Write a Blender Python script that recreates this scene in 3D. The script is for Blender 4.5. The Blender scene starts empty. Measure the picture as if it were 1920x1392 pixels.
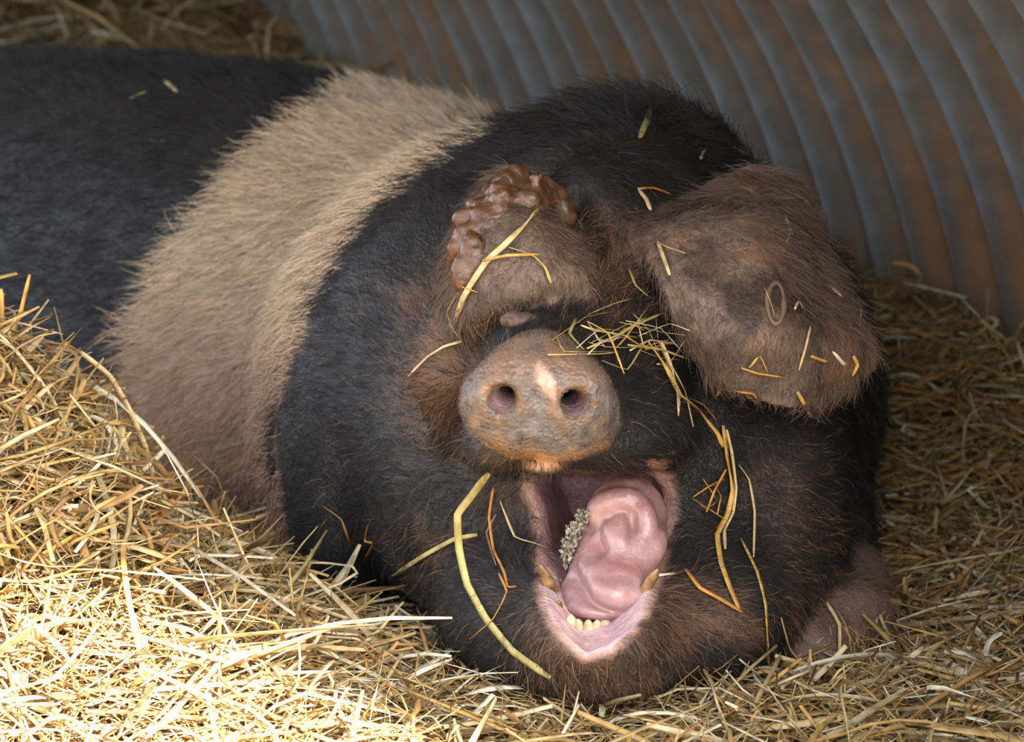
import bpy, math, random
import numpy as np
from mathutils import Vector, Matrix
from mathutils.bvhtree import BVHTree

random.seed(7); rng = np.random.default_rng(7)
scene = bpy.context.scene
COL = scene.collection

# ------------------------------------------------------------------ camera
CAM = np.array([0.0, -3.0, 0.782]); PITCH = math.radians(10.0); FPX = 7787.0
cd = bpy.data.cameras.new('camera'); cam = bpy.data.objects.new('camera', cd); COL.objects.link(cam)
cam.location = CAM; cam.rotation_euler = (math.pi/2 - PITCH, 0, 0)
cd.sensor_width = 36.0; cd.lens = FPX/1920*36.0; cd.clip_start = 0.05; cd.clip_end = 100
cd.dof.use_dof = True; cd.dof.focus_distance = 3.06; cd.dof.aperture_fstop = 11.0
scene.camera = cam

# ------------------------------------------------------------------ light
SUN_AZ = np.array([0.76, -0.65])                     # horizontal direction towards the sun
SUN_EL = math.radians(35.5)
world = bpy.data.worlds.new('world'); scene.world = world; world.use_nodes = True
wn = world.node_tree.nodes; wl = world.node_tree.links
bg = wn['Background']; sky = wn.new('ShaderNodeTexSky'); sky.sky_type = 'NISHITA'; sky.sun_disc = False
sky.sun_elevation = SUN_EL; sky.sun_rotation = math.atan2(SUN_AZ[0], SUN_AZ[1]); sky.dust_density = 3.0
hs = wn.new('ShaderNodeHueSaturation'); hs.inputs['Saturation'].default_value = 0.45
wl.new(sky.outputs[0], hs.inputs['Color']); wl.new(hs.outputs[0], bg.inputs[0]); bg.inputs[1].default_value = 0.52
sl = bpy.data.lights.new('sun', 'SUN'); sun = bpy.data.objects.new('sun', sl); COL.objects.link(sun)
sl.energy = 26.0; sl.angle = math.radians(1.2); sl.color = (1.0, 0.90, 0.74)
sd = Vector((SUN_AZ[0]*math.cos(SUN_EL), SUN_AZ[1]*math.cos(SUN_EL), math.sin(SUN_EL))).normalized()
sun.rotation_euler = sd.to_track_quat('Z', 'Y').to_euler(); sun.location = (2.5, -4, 3)
vs = scene.view_settings
vs.view_transform = 'Standard'; vs.look = 'None'; vs.gamma = 1.0; vs.use_curve_mapping = False
vs.exposure = 1.25
scene.cycles.max_bounces = 6; scene.cycles.diffuse_bounces = 4; scene.cycles.glossy_bounces = 2; scene.cycles.transmission_bounces = 3
scene.cycles.caustics_reflective = False; scene.cycles.caustics_refractive = False
scene.cycles.use_adaptive_sampling = True; scene.cycles.adaptive_threshold = 0.045

# ------------------------------------------------------------------ pixel <-> world
cp, sp = math.cos(PITCH), math.sin(PITCH)
RIGHT = np.array([1.0, 0, 0]); FWD = np.array([0, cp, -sp]); UP = np.array([0, sp, cp])
def ray(px, py):
    return FWD + RIGHT*((px-960)/FPX) + UP*((696-py)/FPX)
def W(px, py, Y):
    d = ray(px, py); return CAM + d*((Y-CAM[1])/d[1])
def to_px(P):
    q = P - CAM; dep = q@FWD
    return 960 + FPX*(q@RIGHT)/dep, 696 - FPX*(q@UP)/dep
def mpp(Y): return (3.0+Y)*1.02/FPX

# ------------------------------------------------------------------ helpers
def link(name, data, parent=None):
    o = bpy.data.objects.new(name, data); COL.objects.link(o)
    if parent is not None: o.parent = parent
    return o
def tag(o, label=None, cat=None, group=None, kind=None):
    if label: o['label'] = label
    if cat: o['category'] = cat
    if group: o['group'] = group
    if kind: o['kind'] = kind
    return o
def np_mesh(name, V, Fq, mat=None, smooth=True):
    """V (n,3), Fq (m,3|4) -> mesh"""
    me = bpy.data.meshes.new(name); V = np.asarray(V, np.float32); Fq = np.asarray(Fq, np.int32)
    k = Fq.shape[1]
    me.vertices.add(len(V)); me.vertices.foreach_set('co', V.ravel())
    me.loops.add(Fq.size); me.loops.foreach_set('vertex_index', Fq.ravel())
    me.polygons.add(len(Fq)); me.polygons.foreach_set('loop_start', np.arange(0, Fq.size, k, dtype=np.int32))
    me.polygons.foreach_set('loop_total', np.full(len(Fq), k, np.int32))
    me.update(calc_edges=True); me.validate()
    if smooth: me.polygons.foreach_set('use_smooth', np.ones(len(me.polygons), bool))
    if mat: me.materials.append(mat)
    return me
def set_color(me, name, C):
    a = me.attributes.new(name, 'FLOAT_COLOR', 'POINT')
    C = np.asarray(C, np.float32)
    if C.shape[1] == 3: C = np.c_[C, np.ones(len(C), np.float32)]
    a.data.foreach_set('color', C.astype(np.float32).ravel())

def hash3(i, j, k, s):
    n = (i.astype(np.int64)*374761393 + j.astype(np.int64)*668265263 + k.astype(np.int64)*2147483647 + s*974634777) & 0xffffffff
    n = ((n ^ (n >> 13))*1274126177) & 0xffffffff
    return ((n ^ (n >> 16)) & 0xffff)/65535.0
def vnoise(P, freq, s=0):
    Q = np.asarray(P)*freq; b = np.floor(Q); f = Q-b; f = f*f*(3-2*f); b = b.astype(np.int64)
    r = 0
    for dx in (0, 1):
        for dy in (0, 1):
            for dz in (0, 1):
                w = (f[..., 0] if dx else 1-f[..., 0])*(f[..., 1] if dy else 1-f[..., 1])*(f[..., 2] if dz else 1-f[..., 2])
                r = r + w*hash3(b[..., 0]+dx, b[..., 1]+dy, b[..., 2]+dz, s)
    return r
def fbm(P, freq, s=0, o=3):
    r = 0; a = .5; t = 0
    for i in range(o): r = r + a*vnoise(P, freq*2**i, s+i*17); t += a; a *= .5
    return r/t
def sstep(a, b, x):
    t = np.clip((x-a)/(b-a), 0, 1); return t*t*(3-2*t)
def poly_sdf(u, v, poly):
    """signed distance to a polygon (negative inside)"""
    p = np.asarray(poly, float); d = np.full(u.shape, 1e9); ins = np.zeros(u.shape, bool)
    n = len(p)
    for i in range(n):
        a = p[i]; b = p[(i+1) % n]; e = b-a
        wu, wv = u-a[0], v-a[1]
        t = np.clip((wu*e[0]+wv*e[1])/max(e@e, 1e-9), 0, 1)
        d = np.minimum(d, (wu-e[0]*t)**2+(wv-e[1]*t)**2)
        c = ((a[1] <= v) & (b[1] > v)) | ((b[1] <= v) & (a[1] > v))
        with np.errstate(divide='ignore', invalid='ignore'):
            xi = a[0] + (v-a[1])*(e[0]/e[1] if e[1] != 0 else 0)
        ins ^= c & (u < xi)
    d = np.sqrt(d); return np.where(ins, -d, d)
def crspline(P, n):
    """Catmull-Rom through points P -> n samples"""
    P = np.asarray(P, float); k = len(P)
    if k == 2:
        t = np.linspace(0, 1, n)[:, None]; return P[0]*(1-t)+P[1]*t
    Q = np.vstack([2*P[0]-P[1], P, 2*P[-1]-P[-2]])
    t = np.linspace(0, k-1, n); i = np.minimum(t.astype(int), k-2); f = (t-i)[:, None]
    a, b, c, d = Q[i], Q[i+1], Q[i+2], Q[i+3]
    return .5*((2*b)+(c-a)*f+(2*a-5*b+4*c-d)*f**2+(-a+3*b-3*c+d)*f**3)
def patch(G, nu, nv):
    G = np.asarray(G, float)
    R = np.stack([crspline(G[i], nv) for i in range(G.shape[0])])
    return np.stack([crspline(R[:, j], nu) for j in range(nv)], 1)

# ------------------------------------------------------------------ signed distance field sculpting
class Field:
    def __init__(s, xs, ys, zs):
        s.ax = [np.asarray(a, np.float32) for a in (xs, ys, zs)]
        s.F = np.full([len(a) for a in s.ax], 0.25, np.float32)
    def box(s, lo, hi):
        return tuple(slice(max(0, int(np.searchsorted(a, l))-1), min(len(a), int(np.searchsorted(a, h))+1)) for a, l, h in zip(s.ax, lo, hi))
    def pts(s, sl):
        return np.stack(np.meshgrid(*[a[q] for a, q in zip(s.ax, sl)], indexing='ij'), -1)
    def add(s, fn, lo, hi, k=0.02):
        lo = np.array(lo)-k-.015; hi = np.array(hi)+k+.015
        sl = s.box(lo, hi); P = s.pts(sl); d = fn(P); f = s.F[sl]
        h = np.maximum(k-np.abs(f-d), 0)/max(k, 1e-6)
        s.F[sl] = np.minimum(f, d)-h*h*k*.25
    def cut(s, fn, lo, hi, k=0.01):
        lo = np.array(lo)-k-.015; hi = np.array(hi)+k+.015
        sl = s.box(lo, hi); P = s.pts(sl); d = -fn(P); f = s.F[sl]
        h = np.maximum(k-np.abs(f-d), 0)/max(k, 1e-6)
        s.F[sl] = np.maximum(f, d)+h*h*k*.25
    def ell(s, c, r, k=0.03, rot=None, cut=False):
        c = np.asarray(c, np.float32); r = np.asarray(r, np.float32)
        M = np.eye(3) if rot is None else np.asarray(rot)
        def fn(P):
            q = (P-c)@M                                # columns of M are local axes
            a = np.sqrt(((q/r)**2).sum(-1)); b = np.sqrt(((q/(r*r))**2).sum(-1))
            return (a*(a-1)/np.maximum(b, 1e-6)).astype(np.float32)
        ext = np.sqrt(((M*r)**2).sum(1))
        (s.cut if cut else s.add)(fn, c-ext, c+ext, k)
    def cap(s, a, b, ra, rb, k=0.02, cut=False):
        a = np.asarray(a, np.float32); b = np.asarray(b, np.float32); e = b-a
        def fn(P):
            t = np.clip(((P-a)@e)/(e@e), 0, 1)
            return (np.linalg.norm(P-a-t[..., None]*e, axis=-1)-(ra+(rb-ra)*t)).astype(np.float32)
        m = max(ra, rb)
        (s.cut if cut else s.add)(fn, np.minimum(a, b)-m, np.maximum(a, b)+m, k)
    def chain(s, pts, rad, k=0.02, cut=False):
        for i in range(len(pts)-1): s.cap(pts[i], pts[i+1], rad[i], rad[i+1], k, cut)
    def sheet(s, S, th, k=0.012):
        """thick sheet through sample points S (n,3) with half thickness th (scalar or n)"""
        S = S.reshape(-1, 3); th = np.broadcast_to(th, len(S)); m = float(th.max())+k+.012
        lo = S.min(0)-m; hi = S.max(0)+m; sl = s.box(lo, hi)
        ax = [a[q] for a, q in zip(s.ax, sl)]
        D = np.full([len(a) for a in ax], 0.2, np.float32)
        for p, t in zip(S, th):
            q = [slice(max(0, int(np.searchsorted(a, c-m))), int(np.searchsorted(a, c+m))) for a, c in zip(ax, p)]
            dx = (ax[0][q[0]]-p[0])[:, None, None]; dy = (ax[1][q[1]]-p[1])[None, :, None]; dz = (ax[2][q[2]]-p[2])[None, None, :]
            v = np.sqrt(dx*dx+dy*dy+dz*dz)-t
            np.minimum(D[q[0], q[1], q[2]], v, out=D[q[0], q[1], q[2]])
        f = s.F[sl]; h = np.maximum(k-np.abs(f-D), 0)/k
        s.F[sl] = np.minimum(f, D)-h*h*k*.25
    def mesh(s, relax=1):
        F = s.F; X, Y, Z = s.ax; ins = F < 0
        c = np.zeros([n-1 for n in F.shape], np.int8)
        for dx in (0, 1):
            for dy in (0, 1):
                for dz in (0, 1):
                    c += ins[dx:F.shape[0]-1+dx, dy:F.shape[1]-1+dy, dz:F.shape[2]-1+dz]
        I, J, K = np.nonzero((c > 0) & (c < 8)); n = len(I)
        ids = np.full(c.shape, -1, np.int32); ids[I, J, K] = np.arange(n)
        cor = [(a, b, d) for a in (0, 1) for b in (0, 1) for d in (0, 1)]
        val = {q: F[I+q[0], J+q[1], K+q[2]] for q in cor}
        pos = {q: np.stack([X[I+q[0]], Y[J+q[1]], Z[K+q[2]]], -1) for q in cor}
        S = np.zeros((n, 3)); N = np.zeros(n)
        for i, a in enumerate(cor):
            for b in cor[i+1:]:
                if sum(abs(u-v) for u, v in zip(a, b)) != 1: continue
                va, vb = val[a], val[b]; m = (va < 0) != (vb < 0)
                t = np.where(m, va/np.where(m, va-vb, 1), 0)[:, None]
                S += np.where(m[:, None], pos[a]+(pos[b]-pos[a])*t, 0); N += m
        V = S/N[:, None]
        quads = []
        a_, b_ = ins[:-1, 1:-1, 1:-1], ins[1:, 1:-1, 1:-1]
        i, j, k = np.nonzero(a_ != b_); j = j+1; k = k+1
        q = np.stack([ids[i, j-1, k-1], ids[i, j, k-1], ids[i, j, k], ids[i, j-1, k]], 1); fl = ~ins[i, j, k]
        q[fl] = q[fl][:, ::-1]; quads.append(q)
        a_, b_ = ins[1:-1, :-1, 1:-1], ins[1:-1, 1:, 1:-1]
        i, j, k = np.nonzero(a_ != b_); i = i+1; k = k+1
        q = np.stack([ids[i-1, j, k-1], ids[i-1, j, k], ids[i, j, k], ids[i, j, k-1]], 1); fl = ~ins[i, j, k]
        q[fl] = q[fl][:, ::-1]; quads.append(q)
        a_, b_ = ins[1:-1, 1:-1, :-1], ins[1:-1, 1:-1, 1:]
        i, j, k = np.nonzero(a_ != b_); i = i+1; j = j+1
        q = np.stack([ids[i-1, j-1, k], ids[i, j-1, k], ids[i, j, k], ids[i-1, j, k]], 1); fl = ~ins[i, j, k]
        q[fl] = q[fl][:, ::-1]; quads.append(q)
        Q = np.vstack(quads)
        for _ in range(relax):
            A = np.zeros_like(V); cnt = np.zeros(len(V))
            for e in range(4):
                u, w = Q[:, e], Q[:, (e+1) % 4]
                np.add.at(A, u, V[w]); np.add.at(cnt, u, 1); np.add.at(A, w, V[u]); np.add.at(cnt, w, 1)
            V = V*.5+.5*A/np.maximum(cnt, 1)[:, None]
        return V, Q
def axis(fine_lo, fine_hi, fine, lo, hi, coarse, grow=1.12):
    a = list(np.arange(fine_lo, fine_hi+1e-6, fine)); st = fine; x = a[-1]
    while x < hi: st = min(coarse, st*grow); x += st; a.append(x)
    b = []; st = fine; x = fine_lo
    while x > lo: st = min(coarse, st*grow); x -= st; b.append(x)
    return np.array(b[::-1]+a)
def grid_around(lo, hi, h):
    return [np.arange(l, u+h, h) for l, u in zip(lo, hi)]

# ------------------------------------------------------------------ materials
def new_mat(name):
    m = bpy.data.materials.new(name); m.use_nodes = True
    nt = m.node_tree; return m, nt.nodes, nt.links, nt.nodes['Principled BSDF']
def nd(nodes, t, **kw):
    n = nodes.new(t)
    for k, v in kw.items():
        if k in n.inputs.keys(): n.inputs[k].default_value = v
        else: setattr(n, k, v)
    return n
def ramp(nodes, stops):
    r = nodes.new('ShaderNodeValToRGB'); e = r.color_ramp.elements
    while len(e) > 1: e.remove(e[-1])
    for i, (p, c) in enumerate(stops):
        x = e[0] if i == 0 else e.new(p)
        x.position = p; x.color = (*c, 1)
    return r
def mixc(nodes, links, fac, a, b, mode='MIX'):
    m = nodes.new('ShaderNodeMix'); m.data_type = 'RGBA'; m.blend_type = mode
    for s, v in ((0, fac), (6, a), (7, b)):
        if hasattr(v, 'is_linked'): links.new(v, m.inputs[s])
        else: m.inputs[s].default_value = v if not isinstance(v, tuple) else (*v, 1)
    return m.outputs[2]

def straw_material(name, use_attr):
    m, n, l, b = new_mat(name)
    if use_attr:
        at = nd(n, 'ShaderNodeAttribute', attribute_name='tint'); col = at.outputs['Color']
    else:
        oi = n.new('ShaderNodeObjectInfo'); col = oi.outputs['Color']
    tc = n.new('ShaderNodeTexCoord')
    ns = nd(n, 'ShaderNodeTexNoise', Scale=90.0, Detail=3.0); l.new(tc.outputs['Object'], ns.inputs['Vector'])
    rr = ramp(n, [(.3, (.62, .55, .45)), (.65, (1.08, 1.05, 1.0))]); l.new(ns.outputs[0], rr.inputs[0])
    c2 = mixc(n, l, 1.0, col, rr.outputs[0], 'MULTIPLY')
    l.new(c2, b.inputs['Base Color']); b.inputs['Roughness'].default_value = .5; b.inputs['Specular IOR Level'].default_value = .35
    tr = n.new('ShaderNodeBsdfTranslucent'); l.new(c2, tr.inputs[0])
    mx = n.new('ShaderNodeMixShader'); mx.inputs[0].default_value = .28
    l.new(b.outputs[0], mx.inputs[1]); l.new(tr.outputs[0], mx.inputs[2]); l.new(mx.outputs[0], n['Material Output'].inputs[0])
    return m
M_STRAW = straw_material('straw_mass', True); M_STALK = straw_material('straw_stalk', False)

m, n, l, b = new_mat('litter'); M_FLOOR = m
tc = n.new('ShaderNodeTexCoord'); ns = nd(n, 'ShaderNodeTexNoise', Scale=60.0, Detail=6.0); l.new(tc.outputs['Object'], ns.inputs['Vector'])
r = ramp(n, [(.3, (.10, .06, .025)), (.5, (.24, .15, .06)), (.75, (.42, .29, .12))]); l.new(ns.outputs[0], r.inputs[0])
l.new(r.outputs[0], b.inputs['Base Color']); b.inputs['Roughness'].default_value = .95
bp = nd(n, 'ShaderNodeBump', Strength=.8, Distance=.02); l.new(ns.outputs[0], bp.inputs['Height']); l.new(bp.outputs[0], b.inputs['Normal'])

m, n, l, b = new_mat('rusty_galvanised_steel'); M_STEEL = m
tc = n.new('ShaderNodeTexCoord')
ns = nd(n, 'ShaderNodeTexNoise', Scale=3.2, Detail=7.0, Roughness=.65); l.new(tc.outputs['Object'], ns.inputs['Vector'])
at = nd(n, 'ShaderNodeAttribute', attribute_name='wear')
sepw = n.new('ShaderNodeSeparateColor'); l.new(at.outputs['Color'], sepw.inputs[0])
ad = nd(n, 'ShaderNodeMath', operation='ADD'); l.new(ns.outputs[0], ad.inputs[0]); l.new(sepw.outputs[0], ad.inputs[1])
r = ramp(n, [(.42, (.20, .212, .222)), (.60, (.155, .135, .114)), (.80, (.235, .135, .072))]); l.new(ad.outputs[0], r.inputs[0])
ns2 = nd(n, 'ShaderNodeTexNoise', Scale=40.0, Detail=5.0); l.new(tc.outputs['Object'], ns2.inputs['Vector'])
r2 = ramp(n, [(.3, (.8, .8, .8)), (.7, (1.1, 1.1, 1.1))]); l.new(ns2.outputs[0], r2.inputs[0])
l.new(mixc(n, l, 1.0, r.outputs[0], r2.outputs[0], 'MULTIPLY'), b.inputs['Base Color'])
b.inputs['Metallic'].default_value = .25; b.inputs['Roughness'].default_value = .55

m, n, l, b = new_mat('pig_skin'); M_SKIN = m
at = nd(n, 'ShaderNodeAttribute', attribute_name='skin'); tc = n.new('ShaderNodeTexCoord')
ns = nd(n, 'ShaderNodeTexNoise', Scale=55.0, Detail=6.0, Roughness=.65); l.new(tc.outputs['Object'], ns.inputs['Vector'])
r = ramp(n, [(.3, (.62, .62, .64)), (.7, (1.25, 1.22, 1.18))]); l.new(ns.outputs[0], r.inputs[0])
l.new(mixc(n, l, 1.0, at.outputs['Color'], r.outputs[0], 'MULTIPLY'), b.inputs['Base Color'])
gl = nd(n, 'ShaderNodeAttribute', attribute_name='gloss'); sg = n.new('ShaderNodeSeparateColor'); l.new(gl.outputs['Color'], sg.inputs[0])
l.new(sg.outputs[0], b.inputs['Roughness']); l.new(sg.outputs[1], b.inputs['Subsurface Weight'])
b.inputs['Subsurface Radius'].default_value = (1.0, .35, .2); b.inputs['Subsurface Scale'].default_value = .004
b.inputs['Specular IOR Level'].default_value = .4
vo = nd(n, 'ShaderNodeTexVoronoi', Scale=330.0); l.new(tc.outputs['Object'], vo.inputs['Vector'])
ns3 = nd(n, 'ShaderNodeTexNoise', Scale=170.0, Detail=4.0); l.new(tc.outputs['Object'], ns3.inputs['Vector'])
av = nd(n, 'ShaderNodeMath', operation='MULTIPLY_ADD'); l.new(vo.outputs[0], av.inputs[0]); av.inputs[1].default_value = .5; l.new(ns3.outputs[0], av.inputs[2])
bp = nd(n, 'ShaderNodeBump', Strength=.6, Distance=.0025); l.new(av.outputs[0], bp.inputs['Height']); l.new(bp.outputs[0], b.inputs['Normal'])

m, n, l, b = new_mat('pig_hair'); M_HAIR = m
at = nd(n, 'ShaderNodeAttribute', attribute_name='tint'); l.new(at.outputs['Color'], b.inputs['Base Color'])
b.inputs['Roughness'].default_value = .40; b.inputs['Specular IOR Level'].default_value = .25

def flesh(name, ca, cb, rough=.32, scale=45.0, sss=.25):
    m, n, l, b = new_mat(name); tc = n.new('ShaderNodeTexCoord')
    ns = nd(n, 'ShaderNodeTexNoise', Scale=scale, Detail=5.0); l.new(tc.outputs['Object'], ns.inputs['Vector'])
    r = ramp(n, [(.32, ca), (.68, cb)]); l.new(ns.outputs[0], r.inputs[0]); l.new(r.outputs[0], b.inputs['Base Color'])
    b.inputs['Roughness'].default_value = rough; b.inputs['Subsurface Weight'].default_value = sss
    b.inputs['Subsurface Radius'].default_value = (1, .35, .2); b.inputs['Subsurface Scale'].default_value = .004
    n2 = nd(n, 'ShaderNodeTexNoise', Scale=320.0, Detail=3.0); l.new(tc.outputs['Object'], n2.inputs['Vector'])
    bp = nd(n, 'ShaderNodeBump', Strength=.3, Distance=.002); l.new(n2.outputs[0], bp.inputs['Height']); l.new(bp.outputs[0], b.inputs['Normal'])
    return m
M_TONGUE = flesh('tongue_flesh', (.23, .105, .10), (.38, .235, .225), .28, 42.0, .12)
M_TOOTH = flesh('tooth_ivory', (.46, .25, .09), (.78, .66, .46), .25, 160.0, .05)
M_TUSK = flesh('tusk_stained', (.05, .026, .012), (.32, .19, .07), .3, 110.0, .0)
M_MUD = flesh('wet_mud', (.045, .020, .009), (.125, .058, .026), .40, 150.0, 0.0)
M_FEED = flesh('chewed_grain', (.02, .018, .016), (.40, .36, .27), .5, 300.0, 0.0)
M_EYE = flesh('eye_dark', (.012, .008, .006), (.03, .018, .012), .08, 60.0, 0.0)

# ------------------------------------------------------------------ ark: straw floor, corrugated walls, unseen shade sheets
AX = np.array([-.46, .89]); AX /= np.linalg.norm(AX); NX = np.array([-AX[1], AX[0]])   # along the ark / from its right wall inwards
BASE = np.array([.48, 1.0]); EA, EH = 1.2, .97; T0, T1 = -1.441, 2.2
def wall_coords(x, y):
    dx, dy = x-BASE[0], y-BASE[1]; return dx*AX[0]+dy*AX[1], dx*NX[0]+dy*NX[1]
def height(x, y):
    x = np.asarray(x, float); y = np.asarray(y, float)
    left = np.interp(x, [-1.2, -.70, -.46, -.37, -.31, -.275, -.22, -.15, -.09, -.03, .05, .3], [.22, .25, .242, .205, .155, .080, .036, .026, .015, .003, 0, 0])
    yc = np.interp(x, [-.5, -.25, -.1, .1], [.27, .20, .10, .05])
    f = np.where(y < yc, np.exp(-((yc-y)/.23)**2), np.exp(-((y-yc)/.16)**2))
    h = left*f
    t, s = wall_coords(x, y)
    bank = np.interp(t, [-1.4, -.4, 0, .34, 1.2, 2.0, 2.4], [.02, .10, .15, .19, .26, .36, .38])
    h = np.maximum(h, bank*np.exp(-(np.maximum(s, 0)/.30)**2))
    h = np.maximum(h, .37*sstep(.85, 1.7, t))
    P = np.stack([x, y, np.zeros_like(x)], -1)
    return h + (fbm(P, 9, 3)-.5)*(.03+.25*np.clip(h, 0, .2)) + (fbm(P, 30, 5, 2)-.5)*.016 - .012
gx = axis(-.8, .8, .025, -4, 4, .4, 1.2); gy = axis(-.5, 3.2, .025, -7, 4.5, .5, 1.2)
GX, GY = np.meshgrid(gx, gy, indexing='ij')
V = np.stack([GX, GY, height(GX, GY)-.012], -1).reshape(-1, 3)
ii = np.arange(len(gx)*len(gy)).reshape(len(gx), len(gy))
Q = np.stack([ii[:-1, :-1], ii[1:, :-1], ii[1:, 1:], ii[:-1, 1:]], -1).reshape(-1, 4)
floor = tag(link('floor', np_mesh('floor', V, Q, M_FLOOR)), 'brown trodden straw litter covering the ground of the ark', kind='structure')

def corrugated(name, pos_fn, u0, u1, v0, v1, nv, label, along_u=True):
    """pos_fn(u, v) -> point, normal; corrugation runs across u (wave along u)"""
    nu = int((u1-u0)/.076*12)+1
    u = np.linspace(u0, u1, nu); v = np.linspace(v0, v1, nv)
    U, Vv = np.meshgrid(u, v, indexing='ij'); P, N = pos_fn(U, Vv)
    wv = np.sin(U/.076*2*math.pi)*.0165
    n1, n2 = nu, nv
    A = (P+N*wv[..., None]).reshape(-1, 3); B = (P+N*(wv-.002)[..., None]).reshape(-1, 3)
    ii = np.arange(n1*n2).reshape(n1, n2); q = np.stack([ii[:-1, :-1], ii[1:, :-1], ii[1:, 1:], ii[:-1, 1:]], -1).reshape(-1, 4)
    Q = np.vstack([q, q[:, ::-1]+n1*n2]); me = np_mesh(name, np.vstack([A, B]), Q, M_STEEL)
    we = (np.cos(U/.076*2*math.pi+.4)*.22).ravel(); we = np.r_[we, we]
    set_color(me, 'wear', np.stack([we, we, we], -1))
    return tag(link(name, me), label, kind='structure')
def arch(U, TH):
    lat = EA*(1-np.cos(TH)); z = EH*np.sin(TH)
    P = np.stack([BASE[0]+AX[0]*U+NX[0]*lat, BASE[1]+AX[1]*U+NX[1]*lat, z-.03], -1)
    nl, nz = np.cos(TH)/EA, -np.sin(TH)/EH; L = np.hypot(nl, nz); nl, nz = nl/L, nz/L
    return P, np.stack([NX[0]*nl, NX[1]*nl, nz], -1)
corrugated('wall_right', arch, T0-.076, T1, 0, 1.0, 28, 'rusty corrugated steel side of the ark curving inwards')
corrugated('shade_roof', arch, T0-.076, T1, 1.0, 1.75, 28, 'unseen arched corrugated steel top of the ark, shaped to shade the pig')  # out of view; reaches just far enough to keep sun off the pig
def endwall(T):
    def f(U, S):
        z = S*EH*np.sqrt(np.maximum(1-((U-EA)/EA)**2, .0))
        P = np.stack([BASE[0]+AX[0]*T+NX[0]*U, BASE[1]+AX[1]*T+NX[1]*U, z-.03], -1)
        return P, np.broadcast_to(np.array([-AX[0], -AX[1], 0]), P.shape)
    return f
corrugated('wall_back', endwall(T1), .0, 1.45, 0, 1, 12, 'dark corrugated steel end of the ark behind the straw')
corrugated('shade_wall_front', endwall(T0), .0, .735, 0, 1, 12, 'unseen corrugated steel panel added to hold back the sun')  # added out of view; its free edge bounds the sunlit straw

# ------------------------------------------------------------------ pig
def E(px, py, Y, rx, rz): return W(px, py, Y), rx*mpp(Y), rz*mpp(Y)
fx = axis(-.13, .285, .0026, -.95, .36, .011); fy = axis(-.115, .30, .0026, -.13, 1.85, .012); fz = axis(-.02, .40, .0026, -.09, .47, .010)
F = Field(fx, fy, fz)
def blob(px, py, Y, rx, rz, ry, k=.03, cut=False):
    c, a, b_ = E(px, py, Y, rx, rz); F.ell(c, (a, ry, b_), k, None, cut)
# trunk
DB = np.array([-.67, .74, 0]); DB /= np.linalg.norm(DB); LB = np.array([DB[1], -DB[0], 0])
ROT = np.stack([DB, LB, np.array([0, 0, 1.0])], 1)
F.ell((-.31, 1.03, .155), (.86, .275, .222), .02, ROT)
F.ell((-.30, .90, .09), (.50, .27, .17), .05, ROT)                    # belly
F.ell((.036, .43, .170), (.234, .27, .217), .10)                      # shoulders and neck
blob(1200, 430, .40, 230, 236, .16, .05)                              # crest behind the poll
blob(1445, 830, .40, 160, 410, .16, .05)                              # far shoulder
blob(640, 880, .40, 110, 330, .16, .06)                               # near shoulder
# head
blob(1165, 820, .225, 350, 360, .155, .05)
blob(1125, 500, .255, 215, 230, .13, .05)
blob(885, 900, .22, 190, 270, .125, .04)
blob(1425, 960, .225, 165, 300, .125, .025)
blob(1130, 1150, .105, 285, 150, .145, .04)
blob(1330, 1120, .13, 170, 160, .12, .04)
blob(960, 1130, .12, 130, 130, .11, .03)
# upper jaw
F.chain([W(1115, 560, .20), W(1075, 680, .10), W(1030, 745, -.015)], [.078, .066, .050], .03)
blob(1110, 790, .045, 165, 92, .095, .025)
blob(1200, 800, .06, 95, 80, .07, .02)
blob(950, 830, .03, 85, 60, .06, .02)
# lower jaw
blob(1115, 1165, .0, 150, 105, .085, .02)
blob(1120, 1225, .03, 170, 75, .09, .025)
# ridge below the near ear, brow of the far eye
F.chain([W(850, 610, .115), W(835, 700, .10), W(850, 790, .11)], [.026, .024, .018], .02)
blob(1005, 594, .10, 66, 36, .055, .015, True)
blob(985, 606, .150, 44, 26, .030, .010)
# mouth cavity: an outline that narrows towards the throat
MOUTH = [(978, 872), (1040, 868), (1120, 878), (1215, 868), (1240, 885), (1262, 940), (1262, 1000), (1245, 1060), (1232, 1110), (1185, 1165), (1140, 1205), (1100, 1216), (1062, 1180), (1022, 1130), (1008, 1060), (1000, 1000), (982, 940)]
def mouth_sdf(P):
    u, v = to_px(P); Y = P[..., 1]
    t = np.clip((Y+.06)/.20, 0, 1.4)
    sh = np.interp(t, [0, .5, 1.0, 1.4], [1.03, .96, .72, .45]); sv = np.interp(t, [0, .35, .7, 1.0, 1.4], [1.02, .82, .60, .45, .25])
    uc, vc = 1125, 900
    d = poly_sdf(uc+(u-uc)/sh, vc+(v-vc)/sv, MOUTH)*mpp(0)*np.minimum(sh, sv)
    return np.maximum(d, Y-.20).astype(np.float32)
F.cut(mouth_sdf, W(960, 1240, -.12), W(1290, 850, .21)+np.array([.02, 0, .03]), .012)
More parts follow.
